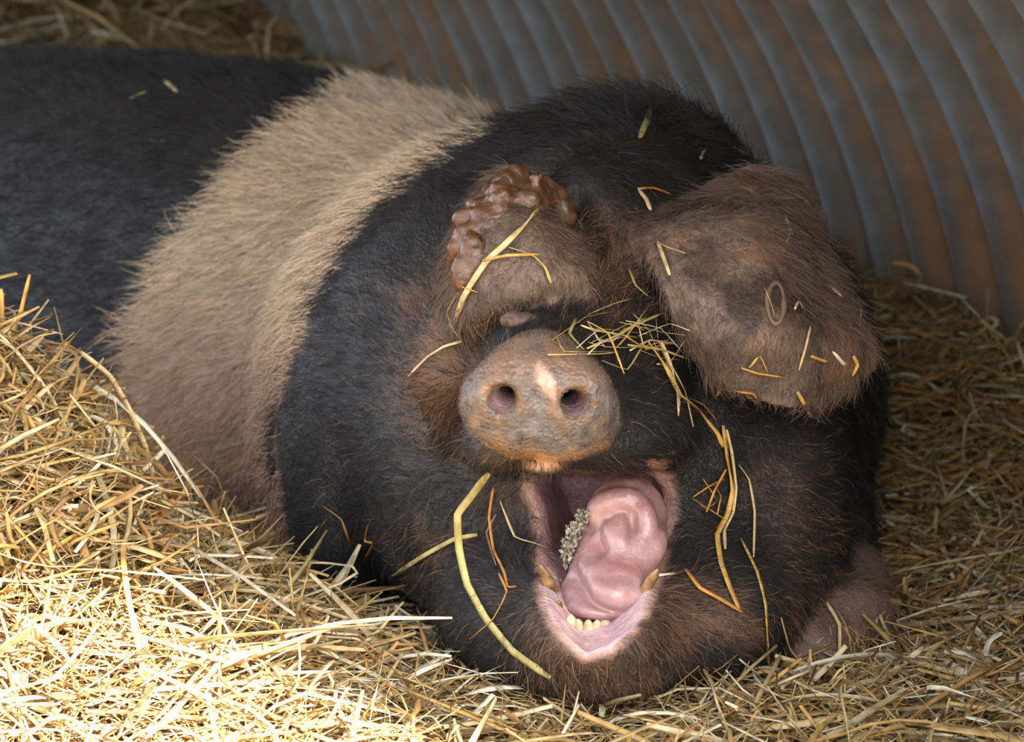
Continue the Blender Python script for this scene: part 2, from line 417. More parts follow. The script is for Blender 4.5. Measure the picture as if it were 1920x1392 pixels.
# gum ridge and lip rim stay from the cut; snout disc
DISC = [(1018, 622), (1062, 636), (1100, 668), (1140, 706), (1160, 750), (1158, 795), (1135, 835), (1085, 856), (1040, 862), (1002, 852), (960, 856), (915, 835), (880, 805), (862, 765), (868, 722), (900, 690), (935, 655), (975, 630)]
def disc_sdf(P):
    u, v = to_px(P); Y = P[..., 1]
    d = poly_sdf(u, v, DISC)*mpp(-.06)
    front = -.082 + ((u-1010)/150)**2*.010 + np.clip((735-v)/110, 0, 1.3)**2*.032 + np.clip((v-800)/60, 0, 1.2)**2*.006
    e = np.maximum(front-Y, Y-(front+.040))
    r = .012
    a = np.stack([d+r, e+r], -1)
    return (np.minimum(a.max(-1), 0)+np.linalg.norm(np.maximum(a, 0), axis=-1)-r).astype(np.float32)
F.add(disc_sdf, W(850, 880, -.10), W(1175, 610, .02), .010)
# rims round the nostrils, nostrils, philtrum
for (px, py, rx, rz) in ((938, 750, 52, 46), (1080, 757, 50, 50)):
    blob(px, py, -.070, rx, rz, .016, .012)
for (px, py, rx, rz, sx) in ((940, 750, 30, 27, -1), (1080, 758, 28, 32, 1)):
    c = W(px, py, -.085)
    F.cap(c, c+np.array([-.010*sx, .050, .004]), rx*.84*mpp(-.07), .007, .010, True)
F.cap(W(1000, 868, -.085), W(1003, 845, -.080), .007, .003, .010, True)
blob(1022, 868, -.022, 48, 13, .03, .010)
# ears: thick sheets grown into the head
def Wn(g): return [[W(*p) for p in r] for r in g]
EAR_R = patch(Wn([
    [(1285, 400, .225), (1350, 350, .23), (1415, 318, .24), (1490, 350, .26)],
    [(1195, 428, .150), (1310, 425, .125), (1430, 415, .14), (1545, 455, .215)],
    [(1240, 520, .095), (1330, 540, .068), (1470, 540, .080), (1580, 545, .165)],
    [(1282, 620, .070), (1370, 640, .038), (1500, 640, .050), (1638, 662, .125)],
    [(1330, 690, .060), (1395, 735, .040), (1485, 757, .046), (1575, 730, .090)]]), 60, 54)
ib = np.linspace(0, 1, 60)[:, None]; jb = np.linspace(0, 1, 54)[None, :]
EAR_R[..., 1] += .006*np.sin(ib*9+jb*5)*np.sin(jb*7+1)+.005*np.exp(-((jb-.12)/.07)**2)*np.sin(ib*24)
EAR_L = patch(Wn([
    [(868, 430, .205), (912, 350, .200), (968, 322, .195), (1035, 375, .205)],
    [(850, 500, .130), (900, 432, .095), (978, 400, .085), (1062, 445, .115)],
    [(846, 575, .098), (900, 525, .058), (990, 490, .040), (1085, 505, .062)],
    [(856, 618, .090), (900, 580, .050), (980, 545, .030), (1092, 545, .052)],
    [(868, 640, .094), (905, 600, .062), (975, 566, .045), (1075, 568, .068)]]), 56, 46)
F.sheet(EAR_R, .0048, .010); F.sheet(EAR_L, .0055, .010)
F.chain([W(1078, 380, .165), W(1088, 450, .13), W(1105, 530, .115)], [.010, .014, .010], .015, True)
blob(1420, 425, .27, 70, 70, .05, .03)
# far foreleg folded beside the jowl
F.chain([W(1530, 960, .34), W(1580, 1105, .24), W(1590, 1170, .17), W(1525, 1240, .11)], [.045, .032, .033, .030], .02)
VB, QB = F.mesh(1)
# keep only the largest connected piece is implicit: all masses overlap
# wrinkles and lumps
def normals(V, Q):
    n = np.cross(V[Q[:, 2]]-V[Q[:, 0]], V[Q[:, 3]]-V[Q[:, 1]]); N = np.zeros_like(V)
    for e in range(4): np.add.at(N, Q[:, e], n)
    return N/np.maximum(np.linalg.norm(N, axis=1), 1e-12)[:, None]
NB = normals(VB, QB)
VB = VB + NB*((fbm(VB, 22, 11)-.5)*.007)[:, None]
pu, pv = to_px(VB); PY = VB[:, 1]
mouth_d = mouth_sdf(VB)
mouthm = sstep(.0045, .0005, mouth_d)*(PY < .205)*(pv > 860)
inner = np.where((pv < 897) & (pu < 1215), sstep(.015, .035, PY), 1.0); mouthm = mouthm*inner
lipm = sstep(.013, .004, mouth_d)*(pv > 862)*(PY > -.12)*np.where(pv < 905, .75*sstep(1205, 1230, pu), 1.0)*np.where(pv > 905, sstep(.011, .003, mouth_d), 1.0)
discd = poly_sdf(pu, pv, DISC); discm = sstep(14, -6, discd)*sstep(-.035, -.045, PY+np.clip((735-pv)/110, 0, 1.3)**2*-.032)
nost = np.zeros(len(VB))
for (px, py) in ((942, 752), (1080, 758)): nost = np.maximum(nost, sstep(27, 15, np.hypot(pu-px, pv-py))*(PY < .0)*discm)
LEFT_EDGE = [(100, 735), (140, 700), (195, 590), (300, 450), (380, 385), (480, 300), (590, 250), (680, 222), (780, 240), (900, 285), (1100, 380), (1300, 420)]
RIGHT_EDGE = [(140, 1130), (183, 1090), (225, 955), (280, 850), (390, 705), (490, 625), (610, 572), (720, 532), (820, 515), (930, 528), (1040, 570), (1300, 620)]
def saddle(u, v, Y, jit=0):
    a = np.interp(v, *zip(*LEFT_EDGE)); b_ = np.interp(v, *zip(*RIGHT_EDGE))
    return sstep(-16, 16, u-a+jit)*sstep(12, -12, u-b_+jit)*sstep(.26, .31, Y)
sad = saddle(pu, pv, PY, (fbm(VB, 45, 21)-.5)*50)
def near(V, S, r0, r1):
    from mathutils.kdtree import KDTree
    S = S.reshape(-1, 3)[::3]; kd = KDTree(len(S))
    for i, p in enumerate(S): kd.insert(p, i)
    kd.balance(); lo, hi = S.min(0)-r1, S.max(0)+r1; out = np.zeros(len(V))
    for i in np.nonzero(((V > lo) & (V < hi)).all(1))[0]: out[i] = kd.find(V[i])[2]; out[i] = 1-min(1, max(0, (out[i]-r0)/(r1-r0)))
    return out
earR = near(VB, EAR_R, .0075, .012); earL = near(VB, EAR_L, .0085, .013); ear = np.maximum(earR, earL)
dn = fbm(VB, 14, 31, 4)
def gauss(px, py, r): return np.exp(-((pu-px)**2+(pv-py)**2)/r**2)*(PY < .33)
dust = np.clip(.20*sstep(.45, .7, dn)*sstep(.24, .14, PY) + .6*gauss(1120, 480, 90) + .7*gauss(800, 580, 75)*sstep(.4, .6, dn) + .6*gauss(830, 720, 90) + .6*gauss(1120, 1270, 160) + .5*gauss(1380, 1180, 140)*sstep(.4, .6, dn), 0, 1)*(1-sad)
def lerp(a, b_, t): return a*(1-t[:, None]) + np.asarray(b_)*t[:, None]
skin = np.tile(np.array([.011, .0095, .009]), (len(VB), 1))
skin = lerp(skin, (.135, .072, .040), dust)
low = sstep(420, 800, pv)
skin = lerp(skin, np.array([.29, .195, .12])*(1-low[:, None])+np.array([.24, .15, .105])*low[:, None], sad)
earc = np.array([.120, .082, .060])*(.45+1.0*sstep(.35, .65, fbm(VB, 34, 37, 4))[:, None])
skin = skin*(1-ear[:, None])+earc*ear[:, None]
skin = lerp(skin, (.24, .125, .07), ear*sstep(.50, .68, fbm(VB, 24, 41))*.8)
leg = ((pu > 1490) & (pv > 1060) & (PY > .27)).astype(float)*sstep(.10, .03, VB[:, 2])
legd = np.minimum.reduce([np.linalg.norm(VB-(a+(b_-a)*np.clip(((VB-a)@(b_-a))/((b_-a)@(b_-a)), 0, 1)[:, None]), axis=1)-r_ for a, b_, r_ in ((W(1580, 1105, .24), W(1590, 1170, .17), .033), (W(1590, 1170, .17), W(1525, 1240, .11), .032))])
leg = sstep(.012, .004, legd)
skin = lerp(skin, (.135, .082, .060), leg)
snc = np.array([.092, .080, .077])*(.1+1.8*fbm(VB, 190, 57, 3)[:, None])
rim = np.zeros(len(VB))
for (px, py) in ((940, 752), (1080, 758)): rim = np.maximum(rim, sstep(66, 34, np.hypot(pu-px, pv-py)))
snc = lerp(snc, (.115, .070, .040), rim*sstep(.35, .6, fbm(VB, 120, 58)))
snc = lerp(snc, (.165, .098, .062), sstep(760, 660, pv)*sstep(.3, .6, fbm(VB, 60, 51)*.6+.25))
snc = lerp(snc, (.20, .125, .075), sstep(.56, .7, fbm(VB, 95, 53))*.6)
snc = lerp(snc, (.52, .33, .25), sstep(34, 8, np.hypot((pu-1025)*1.5-(pv-720)*.7, (pv-718)*.8)+(fbm(VB, 150, 59)-.5)*34))
snc = lerp(snc, (.21, .125, .07), sstep(-16, -2, discd)*sstep(800, 850, pv))  # warm light along the disc's lower edge, put into the skin colour
skin = lerp(skin, (1, 1, 1), np.zeros(len(VB))); skin = skin*(1-discm[:, None])+snc*discm[:, None]
skin = lerp(skin, (.27, .165, .18), nost)
skin = lerp(skin, (.42, .245, .19), lipm*sstep(.30, .6, fbm(VB, 50, 61)*.7+.2))
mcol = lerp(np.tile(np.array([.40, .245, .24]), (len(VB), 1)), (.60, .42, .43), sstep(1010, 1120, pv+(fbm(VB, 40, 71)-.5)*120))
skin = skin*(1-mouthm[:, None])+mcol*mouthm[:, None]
pinklip = sstep(40, 8, np.hypot((pu-1022)*.75, (pv-866)*1.3))*(PY < .02)*(discd > -4)
skin = lerp(skin, (.40, .23, .14), pinklip)
wet = np.maximum.reduce([mouthm, nost])
rough = .62-.20*discm-.28*wet-.1*lipm; sss = np.clip(.25*wet+.12*lipm+.06*discm, 0, 1)
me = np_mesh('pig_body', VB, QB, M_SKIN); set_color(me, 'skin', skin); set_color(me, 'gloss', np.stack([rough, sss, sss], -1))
pig = link('pig', me)
tag(pig, 'black pig with a cream saddle band lying in straw and yawning', 'pig')
BVH = BVHTree.FromPolygons([Vector(v) for v in VB], [tuple(q) for q in QB])
def hit(px, py):
    d = Vector(ray(px, py)).normalized(); r = BVH.ray_cast(Vector(CAM), d)
    return (np.array(r[0]), np.array(r[1])) if r[0] is not None else (None, None)

# ------------------------------------------------------------------ hair
def make_hair(name, pts, nor, flow, length, lift, tint, rad, curl, parent, npt=5):
    n = len(pts); t = np.linspace(0, 1, npt)[None, :, None]
    jit = rng.normal(size=(n, 3))*.22
    d0 = flow + nor*lift[:, None] + jit; d0 /= np.linalg.norm(d0, axis=1)[:, None]
    side = np.cross(d0, nor); side /= np.maximum(np.linalg.norm(side, axis=1), 1e-6)[:, None]
    cb = rng.normal(size=(n, 1, 1))*curl
    P = pts[:, None, :] + length[:, None, None]*(d0[:, None, :]*t + side[:, None, :]*cb*t**2 - nor[:, None, :]*(lift[:, None, None]*.45)*t**2)
    P[:, 0] -= nor*.0008
    hc = bpy.data.hair_curves.new(name); hc.add_curves([npt]*n)
    hc.attributes['position'].data.foreach_set('vector', P.astype(np.float32).ravel())
    ra = hc.attributes.get('radius') or hc.attributes.new('radius', 'FLOAT', 'POINT')
    rr = rad[:, None]*np.linspace(1, .18, npt)[None, :]
    ra.data.foreach_set('value', rr.astype(np.float32).ravel())
    ca = hc.attributes.new('tint', 'FLOAT_COLOR', 'CURVE')
    ca.data.foreach_set('color', np.c_[tint, np.ones(n)].astype(np.float32).ravel())
    hc.materials.append(M_HAIR)
    return tag(link(name, hc, parent), kind='stuff')

a, b_, c_, d_ = (VB[QB[:, i]] for i in range(4))
area = .5*np.linalg.norm(np.cross(c_-a, d_-b_), axis=1); ctr = (a+b_+c_+d_)/4; fn = NB[QB].mean(1)
view = CAM-ctr; view /= np.linalg.norm(view, axis=1)[:, None]
vis = ((fn*view).sum(1) > -.35)
def fmean(x): return x[QB].mean(1)
fm, fd, fe, fs = fmean(mouthm), fmean(discm), fmean(ear), fmean(sad)
dens = np.where(ctr[:, 1] < .32, 1.0, .62)*vis*(fm < .3)*(fmean(lipm) < .6)
u_, v_ = to_px(ctr); dens *= np.where(u_ > -120, 1.0, .45)*(ctr[:, 2] > -.03)
dens *= np.where(fd > .5, .55, 1.0)*np.where(fe > .5, 2.2, 1.0)*(1+fs*.8)*np.where(fd > .5, 3.0, 1.0)*np.where(fmean(leg) > .5, .3, 1)
NH = 135000
pr = area*dens; pr /= pr.sum(); fi = rng.choice(len(pr), NH, p=pr)
w = rng.random((NH, 2)); p = (a[fi]*(1-w[:, :1])+b_[fi]*w[:, :1])*(1-w[:, 1:])+(d_[fi]*(1-w[:, :1])+c_[fi]*w[:, :1])*w[:, 1:]
nr = fn[fi]; nr /= np.linalg.norm(nr, axis=1)[:, None]
TIP = W(1015, 760, -.08)
fl_head = p-TIP; fl_head /= np.linalg.norm(fl_head, axis=1)[:, None]
fl_body = DB*.8+np.array([-.1, -.15, -.62]); fl_ear = np.array([.0, -.3, -1.0])
wb = sstep(.24, .36, p[:, 1])[:, None]
hu, hv = to_px(p)
fore = (np.exp(-((hu-1150)/170)**2-((hv-330)/130)**2)*(p[:, 1] < .5))[:, None]
fl = fl_head*(1-wb)+fl_body*wb; fl = fl*(1-fore)+np.array([.05, -.2, -1])*fore
he, hd, hs_ = fe[fi][:, None], fd[fi], fs[fi]
fl = fl*(1-he)+fl_ear*he
sw = np.stack([vnoise(p, 30, 91)-.5, vnoise(p, 30, 92)-.5, vnoise(p, 30, 93)-.5], -1)
fl = fl+sw*.9
fl -= nr*(fl*nr).sum(1)[:, None]; fl /= np.maximum(np.linalg.norm(fl, axis=1), 1e-6)[:, None]
ln = np.where(p[:, 1] > .3, .026, .017)*(.55+.8*rng.random(NH)); ln = np.where(he[:, 0] > .5, .007*(.5+rng.random(NH))*(1+1.4*(np.abs((nr*np.array([0, -1, .2])).sum(1)) < .55)), ln); ln = np.where(hd > .5, .0030*(.6+.9*rng.random(NH))*(1+.6*sstep(-25, 0, poly_sdf(hu, hv, DISC))), ln)
ln = ln*(1+.8*(np.exp(-((hu-1200)/150)**2-((hv-190)/45)**2)))
lift = np.where(hd > .5, 1.2, np.where(p[:, 1] > .3, .30, .42)); lift = lift+.7*np.exp(-((hu-1200)/140)**2-((hv-190)/40)**2)
jit = (rng.random(NH)-.5)*40+(vnoise(p, 60, 95)-.5)*60
S = saddle(hu, hv, p[:, 1], jit)
dark = np.array([.0105, .0095, .0098])*(.5+1.1*rng.random((NH, 1)))
hdust = fmean(dust)[fi]
brown = rng.random(NH) < np.clip(.05*sstep(.30, .18, p[:, 1])+.8*hdust, 0, .85)
brown &= p[:, 1] < .36
tint = np.where(brown[:, None], np.array([.15, .085, .05])*(.5+rng.random((NH, 1))), dark)
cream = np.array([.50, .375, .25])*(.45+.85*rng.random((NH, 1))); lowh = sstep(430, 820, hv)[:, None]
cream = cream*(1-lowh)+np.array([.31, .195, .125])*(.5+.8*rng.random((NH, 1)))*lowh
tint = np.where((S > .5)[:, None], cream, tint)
tint = np.where(he > .5, np.array([.13, .088, .062])*(.25+1.3*rng.random((NH, 1))), tint)
tint = np.where((hd > .5)[:, None], (np.array([.17, .125, .09])+np.array([.12, .06, .02])*sstep(790, 840, hv)[:, None])*(.5+.8*rng.random((NH, 1))), tint)  # lower disc bristles tinted orange to stand for the warm light on them
tint = np.where((fmean(leg)[fi] > .5)[:, None], np.array([.13, .08, .058]), tint)
rad = np.where(hd > .5, .00009, np.where(p[:, 1] > .3, .00032, .00021)); rad = np.where(S > .5, .00042, rad)
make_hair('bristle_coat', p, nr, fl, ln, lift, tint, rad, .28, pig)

# ------------------------------------------------------------------ tongue, teeth, eye, mud (parts of the pig)
def sculpt(name, lo, hi, h, build, mat, parent, amp=0, fr=60, relax=1, label=None):
    f = Field(*grid_around(np.minimum(lo, hi)-.006, np.maximum(lo, hi)+.006, h)); build(f)
    V, Q = f.mesh(relax)
    if amp: V = V+normals(V, Q)*((fbm(V, fr, 5)-.5)*amp)[:, None]
    o = link(name, np_mesh(name, V, Q, mat), parent)
    if label: o['label'] = label
    return o
def tongue_base(f):
    for (px, py, Y, rx, ry, rz) in ((1176, 958, .062, 70, .034, 66), (1165, 1010, .050, 78, .030, 60), (1148, 1060, .036, 78, .026, 46), (1132, 1108, .020, 76, .026, 34), (1120, 1136, .004, 64, .026, 22)):
        f.ell(W(px, py, Y), (rx*mpp(Y), ry, rz*mpp(Y)), .018)
TFOLDS = [[(1156, 980), (1140, 1007), (1149, 1035), (1156, 1053), (1142, 1072)], [(1183, 945), (1200, 1000), (1176, 1050), (1152, 1080), (1113, 1080), (1082, 1076)],
          [(1228, 1015), (1200, 1062), (1163, 1098), (1120, 1094), (1092, 1092)], [(1099, 1102), (1127, 1122), (1163, 1128), (1190, 1112)], [(1106, 985), (1120, 958), (1163, 945)]]
tg_lo, tg_hi = W(1050, 1190, -.06), W(1280, 860, .14)
ft = Field(*grid_around(np.minimum(tg_lo, tg_hi)-.006, np.maximum(tg_lo, tg_hi)+.006, .0022)); tongue_base(ft)
Vt, Qt = ft.mesh(1); BT = BVHTree.FromPolygons([Vector(v) for v in Vt], [tuple(q) for q in Qt])
def thit(px, py):
    r = BT.ray_cast(Vector(CAM), Vector(ray(px, py)).normalized()); return np.array(r[0]) if r[0] is not None else None
for ch in TFOLDS:
    P_ = [q for q in (thit(*c) for c in crspline(np.array(ch, float), 14)) if q is not None]
    ft.chain([q-np.array([0, .0015, 0]) for q in P_], list(.0024+.0016*np.sin(np.linspace(0, math.pi, len(P_)))), .009, True)
    ft.chain([q+np.array([.006, .0035, .003]) for q in P_], list(.0018+.0014*np.sin(np.linspace(0, math.pi, len(P_)))), .012)
Vt, Qt = ft.mesh(1); Vt = Vt+normals(Vt, Qt)*((fbm(Vt, 90, 5)-.5)*.003)[:, None]
link('tongue', np_mesh('tongue', Vt, Qt, M_TONGUE), pig)['label'] = 'pink wrinkled tongue curled in the open mouth'

def tooth(px, py, Y, w_, h_, lean, mat, label=None, k=0):
    base = W(px, py, Y); up = np.array([lean, -.35, 1.0]); up /= np.linalg.norm(up)
    rings = 5; seg = 8; V = []; Fc = []
    for i in range(rings):
        t = i/(rings-1); r_ = w_*(1-.25*t-.55*max(0, t-.7)/.3*.8)
        for j in range(seg):
            a_ = 2*math.pi*j/seg; V.append(base+up*(h_*t-.003)+np.array([math.cos(a_)*r_, math.sin(a_)*r_*.7, 0]))
    V.append(base+up*(h_*1.06-.003)); V.append(base-up*.004)
    me = bpy.data.meshes.new('tooth')
    for i in range(rings-1):
        for j in range(seg): Fc.append((i*seg+j, i*seg+(j+1) % seg, (i+1)*seg+(j+1) % seg, (i+1)*seg+j))
    for j in range(seg):
        Fc.append(((rings-1)*seg+j, (rings-1)*seg+(j+1) % seg, rings*seg)); Fc.append(((j+1) % seg, j, rings*seg+1))
    me.from_pydata([tuple(v) for v in V], [], Fc); me.polygons.foreach_set('use_smooth', [True]*len(Fc)); me.materials.append(mat)
    o = link('tooth', me, pig)
    if label: o['label'] = label
def surf_y(px, py):
    h_, _ = hit(px, py); return h_[1] if h_ is not None else 0
for (px, py, w_, h_, ln_, mt, lb) in (
    (1070,1168, .0042, .010, 0, M_TOOTH, None), (1084,1175, .0042, .009, 0, M_TOOTH, None), (1103,1180, .0046, .011, 0, M_TOOTH, None), (1118,1176, .0042, .009, .1, M_TOOTH, None),
    (1133,1170, .0044, .009, .2, M_TOOTH, None), (1047, 1133, .0035, .006, 0, M_TUSK, None), (1161, 1150, .0035, .006, .1, M_TUSK, None),
    (1033, 1103, .0056, .025, -.40, M_TUSK, 'brown stained tusk'), (1052, 1094, .0045, .007, 0, M_TUSK, None), (1207, 1108, .0056, .024, .55, M_TUSK, 'brown stained tusk')):
    tooth(px, py, surf_y(px, py), w_, h_, ln_, mt, lb)
# closed eye under the near ear
h_, n_ = hit(985, 606)
if h_ is not None:
    h_ = h_+np.array([0, .010, -.004])
    def eye(f): f.ell(h_+np.array([.003, .0, -.003]), (.013, .010, .009), .003)
    sculpt('eye', h_-.02, h_+.02, .0015, eye, M_EYE, pig, label='dark half closed eye')
    def lid(f):
        f.ell(h_+np.array([-.002, -.001, .005]), (.016, .011, .0065), .004); f.ell(h_+np.array([.002, .001, -.011]), (.016, .010, .004), .004)
    sculpt('eyelid', h_-.03, h_+.03, .0014, lid, flesh('eyelid_skin', (.035, .02, .014), (.15, .085, .06), .6, 120.0), pig, .005, 160, label='brown wrinkled eyelids')
# mud on the near ear
MUDL = [[(880, 470), (895, 420), (920, 380), (955, 352), (990, 350), (1020, 365), (1040, 390), (1045, 405)], [(905, 430), (930, 395), (950, 372)], [(985, 380), (1000, 372), (1015, 372)], [(880, 520), (888, 480)]]
def mud(f):
    for ch in MUDL:
        P_ = [q for q in (hit(*q)[0] for q in crspline(np.array(ch, float), 2*len(ch))) if q is not None]
        for i, q in enumerate(P_):
            for _ in range(14): f.ell(q+rng.normal(size=3)*(.0055, .0012, .0055), (.002+.004*rng.random(), .0020, .002+.004*rng.random()), .006)
sculpt('mud_crust', W(830, 580, .02), W(1100, 290, .32)+np.array([0, 0, .03]), .0022, mud, M_MUD, pig, .003, 260, label='wet brown mud caked on the ear')['kind'] = 'stuff'
# oval notch mark on the far ear
h_, n_ = hit(1455, 568)
if h_ is not None:
    tn = 28; V = []; Fc = []
    ring = [hit(1455+15*math.cos(2*math.pi*i/tn), 568+38*math.sin(2*math.pi*i/tn))[0] for i in range(tn)]; mid = np.mean(ring, 0)
    for i in range(tn):
        o_ = (ring[i]-mid); o_ /= np.linalg.norm(o_)
        for j in range(6):
            b2 = 2*math.pi*j/6; V.append(tuple(ring[i]+o_*.0030*math.cos(b2)+np.array([0, -1, .1])*(.0030*math.sin(b2)+.0016)))
    for i in range(tn):
        for j in range(6): Fc.append((i*6+j, ((i+1) % tn)*6+j, ((i+1) % tn)*6+(j+1) % 6, i*6+(j+1) % 6))
    me = bpy.data.meshes.new('ear_hole'); me.from_pydata(V, [], Fc); me.polygons.foreach_set('use_smooth', [True]*len(Fc))
    me.materials.append(flesh('ear_scar', (.13, .08, .055), (.20, .12, .08), .7)); o = link('ear_hole_rim', me, pig); o['label'] = 'oval raised rim of a hole in the ear'
# chewed feed on the tongue
fp = [W(px, py, .036) for px, py in ((1092, 970), (1082, 985), (1075, 1000), (1068, 1018), (1064, 1035), (1066, 1050))]
V = []; Fc = []
for q in fp:
    for _ in range(60):
        c = q+np.clip(rng.normal(size=3), -1.6, 1.6)*np.array([.0028, .003, .0030]); r_ = .0009+.0011*rng.random(); R = rng.normal(size=(3, 3)); R, _q = np.linalg.qr(R); o0 = len(V)
        for dlt in ((1, 0, 0), (-1, 0, 0), (0, .7, 0), (0, -.7, 0), (0, 0, .6), (0, 0, -.6)): V.append(tuple(c+R@np.array(dlt)*r_*1.5))
        Fc += [tuple(o0+x for x in t) for t in ((0, 2, 4), (2, 1, 4), (1, 3, 4), (3, 0, 4), (2, 0, 5), (1, 2, 5), (3, 1, 5), (0, 3, 5))]
me = bpy.data.meshes.new('chewed_feed'); me.from_pydata(V, [], Fc); me.materials.append(M_FEED)
tag(link('chewed_feed', me), 'grey speckled lump of chewed grain beside the tongue', 'feed', kind='stuff')

# ------------------------------------------------------------------ straw
PAL = np.array([(.56, .38, .15), (.64, .49, .24), (.52, .30, .10), (.70, .59, .37), (.60, .40, .14), (.42, .32, .14), (.76, .71, .56), (.33, .20, .08), (.46, .27, .11), (.40, .33, .17), (.27, .16, .07)])
def tubes(paths, widths, flat, seg=4):
    """paths (n,k,3), widths (n,) -> V, Q of n closed flattened tubes"""
    n, k, _ = paths.shape
    T = np.gradient(paths, axis=1); T /= np.maximum(np.linalg.norm(T, axis=2), 1e-9)[..., None]
    ref = rng.normal(size=(n, 1, 3))*.6+np.array([0, -.4, 1.0]); A = np.cross(T, ref); A /= np.maximum(np.linalg.norm(A, axis=2), 1e-9)[..., None]; B = np.cross(A, T)
    wv = widths[:, None]*np.concatenate([[.75], np.ones(k-2), [.55]])[None, :]
    V = []
    for j in range(seg):
        a_ = 2*math.pi*j/seg+.4; V.append(paths + A*(math.cos(a_)*wv)[..., None] + B*(math.sin(a_)*wv*flat[:, None])[..., None])
    V = np.stack(V, 2); ids = np.arange(n*k*seg).reshape(n, k, seg); Q = []
    for j in range(seg):
        j2 = (j+1) % seg; Q.append(np.stack([ids[:, :-1, j], ids[:, :-1, j2], ids[:, 1:, j2], ids[:, 1:, j]], -1).reshape(-1, 4))
    if seg == 4: Q.append(ids[:, 0, ::-1].reshape(-1, 4)); Q.append(ids[:, -1, :].reshape(-1, 4))
    return V.reshape(-1, 3), np.vstack(Q), k*seg
def random_paths(n, base, L, az, pitch, k, bend, kink):
    t = np.linspace(-.5, .5, k)[None, :, None]
    d = np.stack([np.cos(az)*np.cos(pitch), np.sin(az)*np.cos(pitch), np.sin(pitch)], -1)[:, None, :]
    s = np.cross(d[:, 0], np.array([0, 0, 1.0])); s /= np.linalg.norm(s, axis=1)[:, None]; up = np.cross(s, d[:, 0])
    c1 = rng.normal(size=(n, 1, 1))*bend; c2 = rng.normal(size=(n, 1, 1))*bend*.5
    P = base[:, None, :]+L[:, None, None]*(d*t+s[:, None, :]*c1*(t*t*4-.3)*.25+up[:, None, :]*c2*(t*t*4-.3)*.25)
    kp = (rng.random((n, 1, 1))-.5)*.6; kk = np.maximum(t-kp, 0)*np.clip(rng.normal(size=(n, 1, 1)), -1.4, 1.4)*kink
    kd = np.clip(rng.normal(size=(n, 1, 3)), -1.3, 1.3); kd[..., 2] -= .5; kd[..., 2] = np.minimum(kd[..., 2], .25)
    return P + kd*kk*L[:, None, None]
def region(n, kind):
    """ground positions seen by the camera: random pixels cast on to the heap, so that density follows what shows"""
    if kind == 'front':  x = rng.uniform(-.55, .42, n); y = rng.uniform(-.30, .42, n)
    elif kind == 'right': x = rng.uniform(.10, .75, n); y = rng.uniform(-.1, 1.6, n)
    elif kind == 'mound': x = rng.uniform(-.75, -.16, n); y = rng.uniform(-.1, .5, n)
    else: x = rng.uniform(-1.1, .45, n); y = rng.uniform(1.2, 2.9, n)
    return x, y
PIG_LO, PIG_HI = VB.min(0), VB.max(0)
def clear_of_pig(P):
    """stalk points just under the skin are pressed out to it; stalks that run deeper are left out"""
    P = P.copy(); ok = np.ones(len(P), bool); inb = ((P > PIG_LO) & (P < PIG_HI)).all(-1)
    for i, j in zip(*np.nonzero(inb)):
        if not ok[i]: continue
        v = Vector(P[i, j]); c, n_, _, d = BVH.find_nearest(v)
        if (v-c).dot(n_) < 0:
            if d > .022: ok[i] = False
            else: P[i, j] = c+n_*.0015
    return P, ok
VV, QQ, CC, off = [], [], [], 0
def scatter(n, kind, lmin, lmax, wmin, wmax, lift, pit, k, bend, kink, seg=4, pal=PAL, dark=1.0, flat=None):
    global off
    x, y = region(n, kind)
    t_, s_ = wall_coords(x, y); ok = (s_ > .02) & (t_ < T1-.03); x, y = x[ok], y[ok]; n = len(x)
    z = height(x, y)+lift*rng.random(n)**1.5
    L = lmin+(lmax-lmin)*rng.random(n)**1.6; wd = wmin+(wmax-wmin)*rng.random(n)**2
    P = random_paths(n, np.stack([x, y, z], -1), L, rng.random(n)*2*math.pi, np.clip(rng.normal(size=n), -1.5, 1.5)*pit, k, bend, kink)
    g = height(P[..., 0], P[..., 1]); P[..., 2] = np.maximum(P[..., 2], g-.004)
    keep = (P[..., 2]-g).max(1) < (.05 if kind in ('front', 'right') else .09); tw, sw_ = wall_coords(P[..., 0], P[..., 1]); latw = EA*(1-np.sqrt(np.maximum(1-np.clip((P[..., 2]+.03)/EH, 0, 1)**2, 0)))
    keep &= ((sw_-latw).min(1) > .024) & (tw.max(1) < T1-.025); P, wd = P[keep], wd[keep]; n = len(P)
    P, ok = clear_of_pig(P); P, wd = P[ok], wd[ok]; n = len(P)
    V, Q, per = tubes(P, wd, .25+.5*rng.random(n) if flat is None else np.full(n, flat), seg)
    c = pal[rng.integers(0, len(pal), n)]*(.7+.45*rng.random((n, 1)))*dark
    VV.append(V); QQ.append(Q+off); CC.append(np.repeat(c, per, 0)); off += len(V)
scatter(6500, 'front', .03, .14, .0008, .0028, .020, .22, 6, 1.1, .6)
scatter(6000, 'front', .02, .08, .0004, .0011, .028, .45, 6, 1.6, 1.0, 3)
scatter(5000, 'mound', .03, .14, .0008, .0028, .034, .40, 6, 1.1, .6)
scatter(3500, 'mound', .02, .09, .0004, .0012, .035, .6, 6, 1.6, 1.0, 3)
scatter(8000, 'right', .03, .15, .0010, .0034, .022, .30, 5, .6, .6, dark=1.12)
scatter(6000, 'right', .02, .08, .0005, .0013, .028, .5, 6, 1.6, 1.0, 3)
scatter(500, 'front', .04, .16, .0022, .0040, .022, .22, 8, .9, .7, 6, flat=.10)
scatter(450, 'mound', .04, .16, .0022, .0042, .03, .3, 8, 1.0, .7, 6, flat=.10)
scatter(600, 'right', .04, .15, .0022, .0042, .025, .3, 8, .9, .7, 6, flat=.10)
PALEPAL = PAL[[1, 3, 3, 6, 4, 0]]
scatter(900, 'front', .08, .22, .0014, .0032, .024, .16, 10, 1.9, .5, 6, PALEPAL, flat=.09)
